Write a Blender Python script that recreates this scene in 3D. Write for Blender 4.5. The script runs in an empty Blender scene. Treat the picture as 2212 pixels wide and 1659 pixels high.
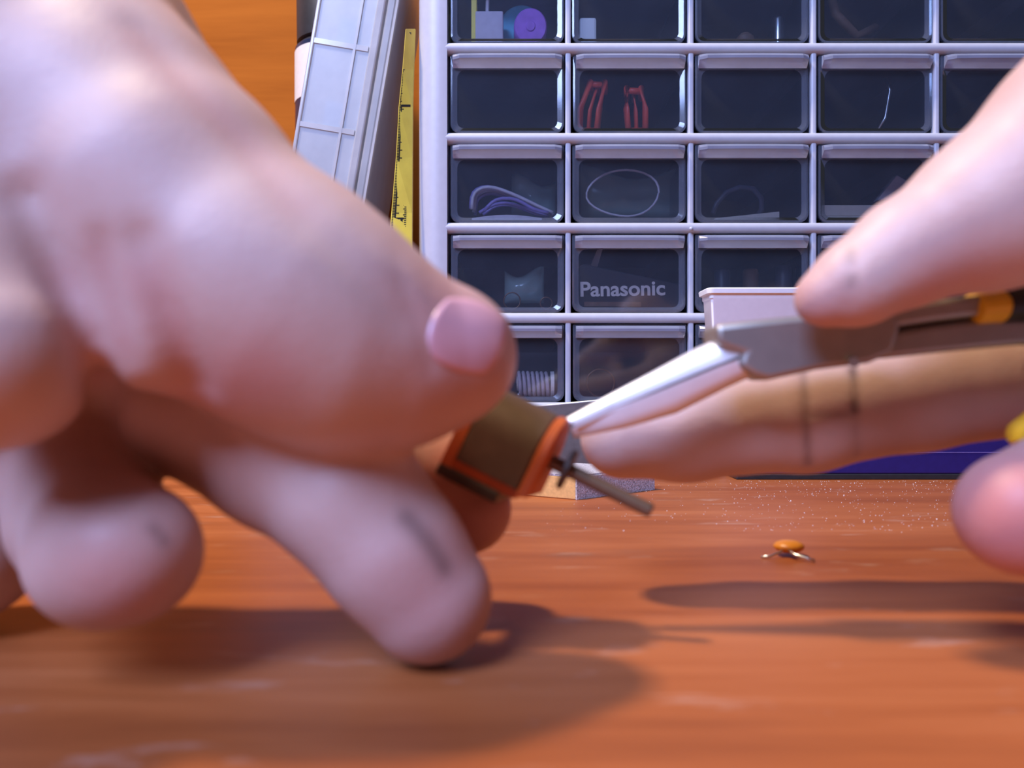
import bpy, bmesh, math, random
import numpy as np
from mathutils import Vector, Matrix

random.seed(7); np.random.seed(7)
sc = bpy.context.scene
COL = sc.collection
S = 0.001                      # the script thinks in millimetres, the scene is in metres
F = 1722.0                     # focal length in pixels of the 2212 x 1659 frame
CX, CY, CAMZ = 1106.0, 829.5, 42.0

# ------------------------------------------------------------------ camera, world, lights, exposure
cam_d = bpy.data.cameras.new('camera'); cam = bpy.data.objects.new('camera', cam_d); COL.objects.link(cam)
cam.location = (0, 0, CAMZ * S); cam.rotation_euler = (math.pi / 2, 0, 0)
cam_d.sensor_width = 36.0; cam_d.lens = 36.0 * F / 2212.0
cam_d.clip_start = 0.005; cam_d.clip_end = 20
cam_d.dof.use_dof = True; cam_d.dof.focus_distance = 0.330; cam_d.dof.aperture_fstop = 15.5
sc.camera = cam

w = bpy.data.worlds.new('room_air'); sc.world = w; w.use_nodes = True
w.node_tree.nodes['Background'].inputs[0].default_value = (0.42, 0.45, 0.60, 1)
w.node_tree.nodes['Background'].inputs[1].default_value = 0.04


def area(name, loc, target, size, size_y, energy, color):
    d = bpy.data.lights.new(name, 'AREA'); d.shape = 'RECTANGLE'; d.size = size; d.size_y = size_y
    d.energy = energy; d.color = color
    o = bpy.data.objects.new(name, d); COL.objects.link(o); o.location = loc
    o.rotation_euler = (Vector(target) - Vector(loc)).to_track_quat('-Z', 'Y').to_euler()
    return o


# cool daylight from a window to the left behind the camera, warm ceiling lamp above the bench
area('window_light', (-0.46, -0.57, 0.84), (0.0, 0.20, 0.06), 0.40, 0.58, 24.5, (0.38, 0.51, 1.0))
area('lamp_light', (-0.34, 0.19, 0.90), (0.03, 0.16, 0.0), 0.08, 0.08, 8.8, (1.0, 0.80, 0.55))

sc.view_settings.view_transform = 'Standard'; sc.view_settings.look = 'None'
sc.view_settings.exposure = 0.18; sc.view_settings.gamma = 1.0
sc.view_settings.use_curve_mapping = False


# ------------------------------------------------------------------ helpers
def P(px, py, Z):
    """A photo pixel at a known distance Z (mm) as a point of the place (mm)."""
    return np.array([(px - CX) * Z / F, Z, CAMZ - (py - CY) * Z / F])


def R(rpx, Z):
    return rpx * Z / F


def tag(o, label, cat, group=None, kind=None):
    if label: o['label'] = label
    if cat: o['category'] = cat
    if group: o['group'] = group
    if kind: o['kind'] = kind
    return o


def link(name, me, mat, parent=None, smooth=False):
    o = bpy.data.objects.new(name, me); COL.objects.link(o)
    if mat is not None and not me.materials: me.materials.append(mat)
    if smooth:
        me.polygons.foreach_set('use_smooth', [True] * len(me.polygons))
    if parent is not None: o.parent = parent
    return o


def mesh(name, verts, faces):
    me = bpy.data.meshes.new(name)
    me.from_pydata([tuple(float(c) * S for c in v) for v in verts], [], [tuple(int(i) for i in f) for f in faces])
    me.update()
    bm = bmesh.new(); bm.from_mesh(me); bmesh.ops.recalc_face_normals(bm, faces=bm.faces); bm.to_mesh(me); bm.free()
    return me


def empty(name, loc_mm=(0, 0, 0)):
    o = bpy.data.objects.new(name, None); COL.objects.link(o); o.empty_display_size = 0.01
    o.location = [c * S for c in loc_mm]
    return o


def settle(root):
    """children were built in place: keep them there under a root that stands elsewhere"""
    bpy.context.view_layer.update()
    for c in root.children:
        c.matrix_parent_inverse = root.matrix_world.inverted()


class MB:
    """collects pieces (mm) into one mesh"""
    def __init__(s): s.v = []; s.f = []

    def add(s, verts, faces):
        k = len(s.v); s.v += [tuple(v) for v in verts]; s.f += [tuple(i + k for i in f) for f in faces]; return s

    def box(s, x0, x1, y0, y1, z0, z1):
        v = [(x, y, z) for x in (x0, x1) for y in (y0, y1) for z in (z0, z1)]
        return s.add(v, [(0, 1, 3, 2), (4, 6, 7, 5), (0, 4, 5, 1), (2, 3, 7, 6), (0, 2, 6, 4), (1, 5, 7, 3)])

    def prism(s, poly, d0, d1):
        """poly: list of 3d points (planar), extruded from offset d0 to d1 (3d vectors)"""
        n = len(poly); p = [np.array(q, float) for q in poly]; d0 = np.array(d0, float); d1 = np.array(d1, float)
        v = [q + d0 for q in p] + [q + d1 for q in p]
        f = [tuple(range(n))[::-1], tuple(range(n, 2 * n))] + [(i, (i + 1) % n, n + (i + 1) % n, n + i) for i in range(n)]
        return s.add(v, f)

    def loft(s, rings, cap=True):
        n = len(rings[0]); v = [q for r in rings for q in r]; f = []
        for j in range(len(rings) - 1):
            for i in range(n):
                f.append((j * n + i, j * n + (i + 1) % n, (j + 1) * n + (i + 1) % n, (j + 1) * n + i))
        if cap:
            f.append(tuple(range(n))[::-1]); f.append(tuple(range((len(rings) - 1) * n, len(rings) * n)))
        return s.add(v, f)

    def tube(s, pts, r, n=10, closed=False):
        pts = [np.array(p, float) for p in pts]; m = len(pts)
        rr = r if hasattr(r, '__len__') else [r] * m
        rings = []; up = np.array([0.13, 0.31, 0.94])
        for i in range(m):
            a = pts[(i - 1) % m] if (closed or i > 0) else pts[i]
            b = pts[(i + 1) % m] if (closed or i < m - 1) else pts[i]
            t = b - a; t = t / (np.linalg.norm(t) + 1e-9)
            u = up - t * up.dot(t); u /= np.linalg.norm(u) + 1e-9; q = np.cross(t, u)
            rings.append([pts[i] + rr[i] * (math.cos(2 * math.pi * k / n) * u + math.sin(2 * math.pi * k / n) * q) for k in range(n)])
        if closed:
            rings.append(rings[0])
        return s.loft(rings, cap=not closed)

    def sphere(s, c, r, n=14, m=9, sc3=(1, 1, 1)):
        c = np.array(c, float); rings = []
        for j in range(1, m):
            t = math.pi * j / m
            rings.append([c + r * np.array([math.sin(t) * math.cos(2 * math.pi * k / n) * sc3[0], math.sin(t) * math.sin(2 * math.pi * k / n) * sc3[1], math.cos(t) * sc3[2]]) for k in range(n)])
        return s.loft(rings)

    def lathe(s, c, prof, n=32):
        rings = [[(c[0] + r * math.cos(2 * math.pi * k / n), c[1] + r * math.sin(2 * math.pi * k / n), c[2] + z) for k in range(n)] for r, z in prof]
        return s.loft(rings)

    def build(s, name, mat, parent=None, smooth=False, bevel=0.0, segs=2, angle=40):
        me = mesh(name, s.v, s.f)
        o = link(name, me, mat, parent, smooth)
        if bevel > 0:
            b = o.modifiers.new('bevel', 'BEVEL'); b.width = bevel * S; b.segments = segs; b.limit_method = 'ANGLE'; b.angle_limit = math.radians(angle)
        return o


def autosmooth(o, deg=40):
    me = o.data
    me.polygons.foreach_set('use_smooth', [True] * len(me.polygons))
    bm = bmesh.new(); bm.from_mesh(me)
    for e in bm.edges:
        if len(e.link_faces) == 2 and e.calc_face_angle(0) > math.radians(deg): e.smooth = False
    bm.to_mesh(me); bm.free()
    return o


# ------------------------------------------------------------------ materials
def new_mat(name):
    m = bpy.data.materials.new(name); m.use_nodes = True
    nt = m.node_tree; return m, nt, nt.nodes['Principled BSDF']


def nd(nt, kind, **kw):
    n = nt.nodes.new(kind)
    for k, v in kw.items():
        if k in n.inputs: n.inputs[k].default_value = v
        else: setattr(n, k, v)
    return n


def plain(name, col, rough=0.5, metal=0.0, var=0.12, scale=300.0, bump=0.0, **extra):
    m, nt, b = new_mat(name)
    tc = nd(nt, 'ShaderNodeTexCoord'); no = nd(nt, 'ShaderNodeTexNoise', Scale=scale, Detail=4.0)
    nt.links.new(tc.outputs['Object'], no.inputs['Vector'])
    cr = nd(nt, 'ShaderNodeValToRGB')
    cr.color_ramp.elements[0].position = 0.3; cr.color_ramp.elements[1].position = 0.7
    cr.color_ramp.elements[0].color = (*[c * (1 - var) for c in col], 1)
    cr.color_ramp.elements[1].color = (*[min(1, c * (1 + var)) for c in col], 1)
    nt.links.new(no.outputs['Fac'], cr.inputs['Fac']); nt.links.new(cr.outputs['Color'], b.inputs['Base Color'])
    b.inputs['Roughness'].default_value = rough; b.inputs['Metallic'].default_value = metal
    if bump:
        bp = nd(nt, 'ShaderNodeBump', Strength=bump, Distance=0.0005)
        nt.links.new(no.outputs['Fac'], bp.inputs['Height']); nt.links.new(bp.outputs['Normal'], b.inputs['Normal'])
    for k, v in extra.items(): b.inputs[k].default_value = v
    return m


def clear_plastic(name, tint, gloss_rough=0.08, haze=0.0, haze_col=(0.7, 0.75, 0.85)):
    """thin clear plastic: tinted see-through, Fresnel gloss and a little milky scatter"""
    m = bpy.data.materials.new(name); m.use_nodes = True; nt = m.node_tree; nt.nodes.clear()
    out = nd(nt, 'ShaderNodeOutputMaterial'); tr = nd(nt, 'ShaderNodeBsdfTransparent', Color=(*tint, 1))
    gl = nd(nt, 'ShaderNodeBsdfGlossy', Roughness=gloss_rough); gl.inputs['Color'].default_value = (1, 1, 1, 1)
    fr = nd(nt, 'ShaderNodeFresnel', IOR=1.5)
    tc = nd(nt, 'ShaderNodeTexCoord'); no = nd(nt, 'ShaderNodeTexNoise', Scale=60.0, Detail=3.0)
    nt.links.new(tc.outputs['Object'], no.inputs['Vector'])
    df = nd(nt, 'ShaderNodeBsdfDiffuse', Color=(*haze_col, 1)); tl = nd(nt, 'ShaderNodeBsdfTranslucent', Color=(*haze_col, 1))
    mm = nd(nt, 'ShaderNodeMixShader', Fac=0.5); nt.links.new(df.outputs[0], mm.inputs[1]); nt.links.new(tl.outputs[0], mm.inputs[2])
    mr = nd(nt, 'ShaderNodeMapRange'); mr.inputs['To Min'].default_value = haze * 0.7; mr.inputs['To Max'].default_value = haze * 1.3
    nt.links.new(no.outputs['Fac'], mr.inputs['Value'])
    m1 = nd(nt, 'ShaderNodeMixShader'); nt.links.new(mr.outputs['Result'], m1.inputs['Fac'])
    nt.links.new(tr.outputs[0], m1.inputs[1]); nt.links.new(mm.outputs[0], m1.inputs[2])
    m2 = nd(nt, 'ShaderNodeMixShader'); nt.links.new(fr.outputs[0], m2.inputs['Fac'])
    nt.links.new(m1.outputs[0], m2.inputs[1]); nt.links.new(gl.outputs[0], m2.inputs[2])
    nt.links.new(m2.outputs[0], out.inputs['Surface'])
    return m


def wood(name, dark, mid, light, rough, stretch=(6, 60, 60), fine=(25, 700, 700), gloss=0.4, worn=0.0):
    m, nt, b = new_mat(name)
    tc = nd(nt, 'ShaderNodeTexCoord')

    def noise(scl, detail, dist=0.0):
        mp = nd(nt, 'ShaderNodeMapping'); mp.inputs['Scale'].default_value = scl
        nt.links.new(tc.outputs['Object'], mp.inputs['Vector'])
        n = nd(nt, 'ShaderNodeTexNoise', Scale=1.0, Detail=detail, Roughness=0.6, Distortion=dist)
        nt.links.new(mp.outputs[0], n.inputs['Vector']); return n
    n1 = noise(stretch, 5.0, 0.6); n2 = noise(fine, 4.0)
    ad = nd(nt, 'ShaderNodeMath', operation='MULTIPLY_ADD'); ad.inputs[1].default_value = 0.35
    nt.links.new(n2.outputs['Fac'], ad.inputs[0]); nt.links.new(n1.outputs['Fac'], ad.inputs[2])
    cr = nd(nt, 'ShaderNodeValToRGB'); e = cr.color_ramp.elements
    e[0].position = 0.45; e[0].color = (*dark, 1); e[1].position = 0.9; e[1].color = (*light, 1)
    k = e.new(0.66); k.color = (*mid, 1)
    nt.links.new(ad.outputs[0], cr.inputs['Fac'])
    col = cr.outputs['Color']
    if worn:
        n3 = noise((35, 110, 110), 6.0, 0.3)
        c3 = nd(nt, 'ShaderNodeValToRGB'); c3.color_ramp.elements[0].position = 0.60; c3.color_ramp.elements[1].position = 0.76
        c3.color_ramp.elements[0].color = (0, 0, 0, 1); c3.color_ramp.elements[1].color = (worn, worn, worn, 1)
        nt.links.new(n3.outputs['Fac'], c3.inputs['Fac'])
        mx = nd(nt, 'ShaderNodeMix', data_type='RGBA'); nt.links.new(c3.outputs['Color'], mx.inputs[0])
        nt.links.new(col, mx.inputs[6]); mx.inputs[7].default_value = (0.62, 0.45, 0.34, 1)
        n4 = noise((16, 40, 40), 3.0, 0.2)
        c4 = nd(nt, 'ShaderNodeValToRGB'); c4.color_ramp.elements[0].position = 0.62; c4.color_ramp.elements[1].position = 0.74
        c4.color_ramp.elements[0].color = (0, 0, 0, 1); c4.color_ramp.elements[1].color = (0.35, 0.35, 0.35, 1)
        nt.links.new(n4.outputs['Fac'], c4.inputs['Fac'])
        mx2 = nd(nt, 'ShaderNodeMix', data_type='RGBA'); nt.links.new(c4.outputs['Color'], mx2.inputs[0])
        nt.links.new(mx.outputs[2], mx2.inputs[6]); mx2.inputs[7].default_value = (0.16, 0.10, 0.07, 1)
        col = mx2.outputs[2]
    nt.links.new(col, b.inputs['Base Color'])
    b.inputs['Roughness'].default_value = rough; b.inputs['Specular IOR Level'].default_value = gloss
    bp = nd(nt, 'ShaderNodeBump', Strength=0.12, Distance=0.0003)
    nt.links.new(ad.outputs[0], bp.inputs['Height']); nt.links.new(bp.outputs['Normal'], b.inputs['Normal'])
    return m


def skin_mat(name, base=(0.60, 0.42, 0.355), flush_and_shade=(0.55, 0.20, 0.17)):
    m, nt, b = new_mat(name)
    tc = nd(nt, 'ShaderNodeTexCoord')
    no = nd(nt, 'ShaderNodeTexNoise', Scale=70.0, Detail=4.0); nt.links.new(tc.outputs['Object'], no.inputs['Vector'])
    cr = nd(nt, 'ShaderNodeValToRGB'); e = cr.color_ramp.elements
    e[0].position = 0.32; e[1].position = 0.68
    e[0].color = (*[c * f for c, f in zip(base, (0.93, 0.86, 0.84))], 1); e[1].color = (*[min(1, c * 1.06) for c in base], 1)
    nt.links.new(no.outputs['Fac'], cr.inputs['Fac'])
    a1 = nd(nt, 'ShaderNodeAttribute', attribute_name='flush_and_shade'); mx = nd(nt, 'ShaderNodeMix', data_type='RGBA')
    nt.links.new(a1.outputs['Fac'], mx.inputs[0]); nt.links.new(cr.outputs['Color'], mx.inputs[6]); mx.inputs[7].default_value = (*flush_and_shade, 1)
    a2 = nd(nt, 'ShaderNodeAttribute', attribute_name='dirt_and_creases'); mx2 = nd(nt, 'ShaderNodeMix', data_type='RGBA')
    nt.links.new(a2.outputs['Fac'], mx2.inputs[0]); nt.links.new(mx.outputs[2], mx2.inputs[6]); mx2.inputs[7].default_value = (0.09, 0.045, 0.04, 1)
    nt.links.new(mx2.outputs[2], b.inputs['Base Color'])
    b.inputs['Roughness'].default_value = 0.48; b.inputs['Specular IOR Level'].default_value = 0.35
    b.inputs['Subsurface Weight'].default_value = 0.18; b.inputs['Subsurface Radius'].default_value = (1.0, 0.35, 0.2)
    b.inputs['Subsurface Scale'].default_value = 0.003
    fn = nd(nt, 'ShaderNodeTexVoronoi', Scale=1500.0); nt.links.new(tc.outputs['Object'], fn.inputs['Vector'])
    bp = nd(nt, 'ShaderNodeBump', Strength=0.12, Distance=0.0003)
    nt.links.new(fn.outputs['Distance'], bp.inputs['Height']); nt.links.new(bp.outputs['Normal'], b.inputs['Normal'])
    return m


M = {}
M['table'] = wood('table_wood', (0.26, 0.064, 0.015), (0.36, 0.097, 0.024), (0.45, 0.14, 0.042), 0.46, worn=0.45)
M['panel'] = wood('panel_wood', (0.33, 0.088, 0.006), (0.38, 0.105, 0.008), (0.42, 0.12, 0.010), 0.7, stretch=(5, 40, 40), fine=(30, 420, 420), gloss=0.08)
M['skin'] = skin_mat('skin')
M['nail'] = plain('nail', (0.72, 0.38, 0.40), 0.34, var=0.03)
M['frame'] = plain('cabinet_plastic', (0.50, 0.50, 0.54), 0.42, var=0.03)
M['cavity_shade'] = plain('cabinet_inside_shaded', (0.13, 0.13, 0.15), 0.7, var=0.1)  # darker than the frame plastic: interior shade put into the colour
M['clear'] = clear_plastic('drawer_clear', (0.95, 0.97, 0.99), 0.06, 0.085, (0.40, 0.46, 0.60))
M['rim'] = clear_plastic('drawer_rim', (0.84, 0.88, 0.94), 0.09, 0.18, (0.62, 0.66, 0.78))
M['lip'] = clear_plastic('drawer_lip', (0.80, 0.84, 0.92), 0.12, 0.62, (0.58, 0.62, 0.78))
M['milky'] = clear_plastic('case_milky', (0.92, 0.94, 0.96), 0.40, 0.52, (0.95, 0.95, 0.93))
M['milky2'] = clear_plastic('case_milky_rib', (0.9, 0.92, 0.95), 0.15, 0.85, (0.9, 0.9, 0.9))
M['steel'] = plain('satin_steel', (0.40, 0.37, 0.33), 0.5, 0.85, var=0.10, scale=120)
M['ground'] = plain('ground_steel', (0.93, 0.92, 0.90), 0.38, 0.35, var=0.03)
M['tin'] = plain('dark_tin', (0.20, 0.20, 0.20), 0.45, 0.7, var=0.12)
M['tin_edge'] = plain('tin_edge', (0.62, 0.62, 0.60), 0.4, 0.8, var=0.08)
M['yellow'] = plain('yellow_grip', (0.80, 0.46, 0.025), 0.4, var=0.06)
M['black'] = plain('black_rubber', (0.018, 0.018, 0.020), 0.5, var=0.2)
M['brown_can'] = plain('brown_can', (0.17, 0.105, 0.065), 0.5, 0.35, var=0.10)
M['phenolic'] = plain('orange_phenolic', (0.62, 0.13, 0.03), 0.5, var=0.10)
M['dark_steel'] = plain('dark_steel', (0.10, 0.075, 0.06), 0.5, 0.6, var=0.15)
M['shaft'] = plain('shaft_brass', (0.26, 0.15, 0.085), 0.38, 0.75, var=0.10)
M['white'] = plain('white_plastic', (0.93, 0.92, 0.90), 0.4, var=0.02)
M['ivory'] = plain('ivory_label', (0.72, 0.66, 0.58), 0.6, var=0.05)
M['paper'] = plain('paper', (0.80, 0.82, 0.85), 0.7, var=0.03)
M['blue'] = plain('deep_blue', (0.016, 0.010, 0.115), 0.45, var=0.10)
M['can_blue'] = plain('can_navy', (0.022, 0.030, 0.060), 0.3, var=0.1)
M['tape'] = plain('tape_yellow', (0.95, 0.74, 0.09), 0.5, var=0.08, scale=120)
M['ink'] = plain('ink', (0.02, 0.02, 0.015), 0.6, var=0.1)
M['grit'] = plain('sanding_grit', (0.50, 0.47, 0.50), 0.8, var=0.55, scale=1900, bump=0.5)
M['sponge'] = plain('sponge_core', (0.80, 0.46, 0.16), 0.8, var=0.10, scale=900)
M['ceramic'] = plain('ceramic_orange', (0.72, 0.26, 0.025), 0.35, var=0.08)
M['wire'] = plain('tinned_wire', (0.80, 0.80, 0.80), 0.3, 1.0, var=0.05)
M['dust'] = plain('dust', (0.85, 0.78, 0.70), 0.6, var=0.1)
M['greyblue'] = plain('grey_blue', (0.30, 0.37, 0.45), 0.6, var=0.08)
M['pinkgrey'] = plain('pink_grey', (0.62, 0.52, 0.58), 0.6, var=0.06)
M['cyan'] = plain('cyan_foam', (0.16, 0.60, 0.80), 0.6, var=0.1)
M['purple'] = plain('purple_foam', (0.42, 0.14, 0.62), 0.6, var=0.12)
M['red'] = plain('red_plastic', (0.92, 0.10, 0.05), 0.4, var=0.1)
M['violet_wire'] = plain('violet_wire', (0.30, 0.22, 0.55), 0.4, var=0.1)
M['pale_wire'] = plain('pale_wire', (0.70, 0.62, 0.68), 0.4, var=0.1)
M['bag'] = clear_plastic('poly_bag', (0.90, 0.95, 0.95), 0.15, 0.7, (0.66, 0.88, 0.84))
M['cable'] = plain('dark_cable', (0.045, 0.045, 0.075), 0.45, var=0.1)
M['umber'] = plain('umber', (0.20, 0.11, 0.07), 0.6, var=0.2)
M['black_card'] = plain('black_card', (0.020, 0.022, 0.030), 0.4, var=0.15)
M['print'] = plain('pale_print', (0.95, 0.90, 0.84), 0.5, var=0.03)
M['glint'] = plain('nickel', (0.75, 0.75, 0.78), 0.25, 1.0, var=0.05)

# ------------------------------------------------------------------ the place: bench top and panelled back wall
wall = MB().box(-700, 700, 540, 560, -300, 700).build('wall_back', M['panel']); wall['kind'] = 'structure'
bench = empty('workbench', (0, 150, -40))
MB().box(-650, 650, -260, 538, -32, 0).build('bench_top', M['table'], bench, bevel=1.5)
for x in (-600, 600):
    for y in (-220, 490):
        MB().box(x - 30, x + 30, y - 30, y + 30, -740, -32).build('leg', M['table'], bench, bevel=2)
settle(bench)
tag(bench, 'worn orange-brown wooden workbench top dusted with pale specks', 'workbench')
fl = MB().box(-1800, 1800, -2200, 560, -760, -740).build('floor', M['umber']); fl['kind'] = 'structure'

# ------------------------------------------------------------------ drawer cabinet
CF = 375.0                                   # front plane
COLX = [-31.5 + 58.0 * k for k in range(6)]  # divider centres
ROWZ = [242.8, 200.4, 158.0, 115.7, 73.2, 30.9]
cab = empty('drawer_cabinet', (113, CF + 70, 0))
tag(cab, 'grey plastic small-parts cabinet with rows of clear drawers', 'cabinet')
CD = 130.0


def bull(y0, y1, h, z, n=8):
    """rail profile (y, z) with a rounded nose towards the viewer"""
    r = h / 2.0
    pts = [(y1, z + r), (y0 + r, z + r)]
    pts += [(y0 + r - r * math.sin(math.pi * k / n), z + r * math.cos(math.pi * k / n)) for k in range(1, n)]
    pts += [(y0 + r, z - r), (y1, z - r)]
    return pts


for z in ROWZ:
    poly = [(0, y, zz) for y, zz in bull(CF - 0.8, CF + 5, 4.8, z)]
    autosmooth(MB().prism(poly, (COLX[0], 0, 0), (COLX[-1], 0, 0)).build('rail', M['frame'], cab))
    MB().box(COLX[0], COLX[-1], CF + 5, CF + CD, z - 0.8, z + 0.8).build('shelf', M['cavity_shade'], cab)
for x in COLX[1:-1]:
    MB().box(x - 1.3, x + 1.3, CF + 0.9, CF + 5, ROWZ[-1], ROWZ[0]).build('divider', M['frame'], cab, bevel=0.8)
    MB().box(x - 0.7, x + 0.7, CF + 5, CF + CD, ROWZ[-1], ROWZ[0]).build('partition', M['cavity_shade'], cab)
# side cheeks with round noses, top, back, plinth
for (xa, xb) in ((COLX[0] - 13, COLX[0] + 1.0), (COLX[-1] - 1.0, COLX[-1] + 13)):
    n = 10; poly = []
    c = (xa + xb) / 2; r = (xb - xa) / 2
    poly = [(xb, CF + CD, 0), (xb, CF + 2, 0)]
    if xa < 0:
        poly = [(xb, CF + CD, 0), (xb, CF - 0.6, 0), (xb - 3, CF - 1.2, 0)] + [(xa + 9 - 9 * math.sin(t), CF + 7.8 - 9 * math.cos(t), 0) for t in [math.pi / 2 * k / 8 for k in range(9)]] + [(xa, CF + CD, 0)]
    else:
        poly = [(xa, CF + CD, 0), (xa, CF - 0.6, 0), (xa + 3, CF - 1.2, 0)] + [(xb - 9 + 9 * math.sin(t), CF + 7.8 - 9 * math.cos(t), 0) for t in [math.pi / 2 * k / 8 for k in range(9)]] + [(xb, CF + CD, 0)]
    autosmooth(MB().prism(poly, (0, 0, 0), (0, 0, 247)).build('side_cheek', M['frame'], cab))
MB().box(COLX[0] + 1, COLX[-1] - 1, CF + 1, CF + CD, 245.2, 249).build('top_panel', M['frame'], cab, bevel=1)
MB().box(COLX[0] + 1, COLX[-1] - 1, CF + CD - 3, CF + CD, 0, 245.2).build('back_panel', M['cavity_shade'], cab)
MB().box(COLX[0] + 1, COLX[-1] - 1, CF, CF + CD - 3, 0, 28.4).build('plinth', M['frame'], cab, bevel=1)
MB().sphere(P(1493, 494, CF - 1.5), 0.9).build('stud', M['frame'], cab, smooth=True)

# one drawer, in its own frame: x centred, front face at y = 0, bottom at z = 0
DW, DH, DD = 53.6, 36.6, 118.0


def rrect(w, z0, z1, rb, rt, n=5):
    """outline (x, z), rounded bottom corners rb and top corners rt"""
    out = []
    for cx, cz, r, a0 in ((w / 2 - rb, z0 + rb, rb, -90), (w / 2 - rt, z1 - rt, rt, 0), (-w / 2 + rt, z1 - rt, rt, 90), (-w / 2 + rb, z0 + rb, rb, 180)):
        for k in range(n + 1):
            a = math.radians(a0 + 90 * k / n); out.append((cx + r * math.cos(a), cz + r * math.sin(a)))
    return out


fr = MB()
o1 = rrect(DW, 0, DH, 4.2, 0.6)
fr.prism([(x, 0, z) for x, z in o1], (0, 0, 0), (0, 1.3, 0))
tray = MB()
U = [(-DW / 2 + .4, 28), (-DW / 2 + .4, 4), (-DW / 2 + 4, .4), (DW / 2 - 4, .4), (DW / 2 - .4, 4), (DW / 2 - .4, 28)]
V = [(-DW / 2 + 1.6, 28), (-DW / 2 + 1.6, 4.6), (-DW / 2 + 4.6, 1.6), (DW / 2 - 4.6, 1.6), (DW / 2 - 1.6, 4.6), (DW / 2 - 1.6, 28)]
for i in range(5):
    q = [U[i], U[i + 1], V[i + 1], V[i]]
    tray.prism([(x, 0, z) for x, z in q], (0, 1.35, 0), (0, DD, 0))
tray.box(-DW / 2 + .4, DW / 2 - .4, DD, DD + 1.2, 4, 28)
me_front = mesh('drawer', fr.v, fr.f); me_tray = mesh('tray', tray.v, tray.f)
# moulded rim proud of the front: outer rounded rectangle to inner window, the inner flank sloping
rim = MB(); n = len(o1)
bead = rrect(DW - 1.8, 0.9, DH - 3.0, 3.6, 3.0); inner2 = rrect(DW - 6.2, 2.4, DH - 6.6, 3.0, 4.0)
for a, ya, b_, yb in ((o1, -0.05, o1, -0.55), (o1, -0.55, bead, -0.80), (bead, -0.80, inner2, -0.05)):
    v = [(x, ya, z) for x, z in a] + [(x, yb, z) for x, z in b_]
    rim.add(v, [(i, (i + 1) % n, n + (i + 1) % n, n + i) for i in range(n)])
me_rim = mesh('rim', rim.v, rim.f)
lp = MB()
prof = [(-1.5, DH - 0.6), (-5.5, DH - 1.0), (-7.2, DH - 2.4), (-7.0, DH - 3.6), (-4.2, DH - 5.0), (-1.5, DH - 6.4)]
rings = []
for x, k in ((-DW / 2 + 1.2, 0.55), (-DW / 2 + 4.5, 0.92), (-9, 1.0), (9, 1.0), (DW / 2 - 4.5, 0.92), (DW / 2 - 1.2, 0.55)):
    rings.append([(x, -1.5 + (y + 1.5) * k, z) for y, z in prof])
lp.loft(rings)
me_lip = mesh('pull_lip', lp.v, lp.f)
for r in range(5):
    for c in range(5):
        cx = (COLX[c] + COLX[c + 1]) / 2; zb = ROWZ[r + 1] + 2.4 + 0.3
        if c == 0: cx += 0.5
        jit = random.uniform(-0.35, 0.35)
        d = link('drawer', me_front, M['clear'], cab); d.location = Vector((cx + random.uniform(-.3, .3), CF + 2.6 + jit, zb)) * S
        for nm, me_, mt in (('tray', me_tray, M['clear']), ('rim', me_rim, M['rim']), ('pull_lip', me_lip, M['lip'])):
            o = link(nm, me_, mt, d)
settle(cab)


def dfloor(r):
    return ROWZ[r + 1] + 2.4 + 0.3 + 1.7


def dx(px, Y): return (px - CX) * Y / F
def dz(py, Y): return CAMZ - (py - CY) * Y / F


ROWN = ['topmost', 'second', 'third', 'fourth', 'lowest']
# --- row 0
Y = 384.0; zf = dfloor(0)
o = MB().box(dx(1018, Y), dx(1030, Y), Y, Y + 12, zf, zf + 24).build('yellow_strip', M['tape'], bevel=0.4)
tag(o, 'short yellow strip standing beside the grey-pink block in a top-row drawer', 'strip')
o = empty('grey_pink_block', (dx(1055, Y), Y + 5, zf))
MB().box(dx(1027, Y), dx(1087, Y), Y - 1, Y + 10, zf, zf + 16.5).build('block', M['pinkgrey'], o, bevel=0.6)
MB().tube([(dx(1052, Y), Y + 4, zf + 16.4), (dx(1053, Y), Y + 4, zf + 27)], 0.9).build('pin', M['pale_wire'], o)
settle(o); tag(o, 'grey-pink block with a thin upright pin in the top-left drawer', 'block')
for nm, mt, px, py, rpx, yy, lab, cat in (('cyan_roll', 'cyan', 1128, 36, 53, Y + 14, 'cyan round roll behind the purple one in the top-left drawer', 'roll'), ('purple_roll', 'purple', 1146, 50, 36, Y - 1, 'purple round roll in the top-left drawer', 'roll')):
    r_ = rpx * Y / F; mb = MB()
    rings = [[(dx(px, Y) + q * r_ * math.cos(t), yy + dy, zf + 0.2 + r_ * 1.12 + q * r_ * 1.12 * math.sin(t)) for t in [2 * math.pi * k / 28 for k in range(28)]] for q, dy in ((0.25, -0.4), (0.3, 0.2), (0.92, 0), (1, 0.8), (1, 11), (0.9, 12))]
    mb.loft(rings); o = mb.build(nm, M[mt]); autosmooth(o); tag(o, lab, cat)
o = MB().box(dx(1252, Y), dx(1289, Y), Y, Y + 9, zf, zf + 14).build('white_block', M['white'], bevel=1.2); tag(o, 'small white block in the top-row drawer right of the purple roll', 'block')
o = MB().lathe((dx(1690, Y), Y + 6, zf), [(2.0, 0), (3.0, 0.6), (3.0, 15), (2.4, 16.5), (1.4, 17.2)]).build('metal_tube', M['glint'], smooth=False); autosmooth(o); tag(o, 'shiny upright metal tube in the third top-row drawer', 'tube')
o = MB().lathe((dx(1628, Y), Y + 14, zf), [(4.6, 0), (4.8, 0.5), (4.2, 10), (2.2, 12)]).build('brown_stopper', M['umber']); autosmooth(o); tag(o, 'dull brown stopper beside the shiny tube in a top-row drawer', 'stopper')
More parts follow.
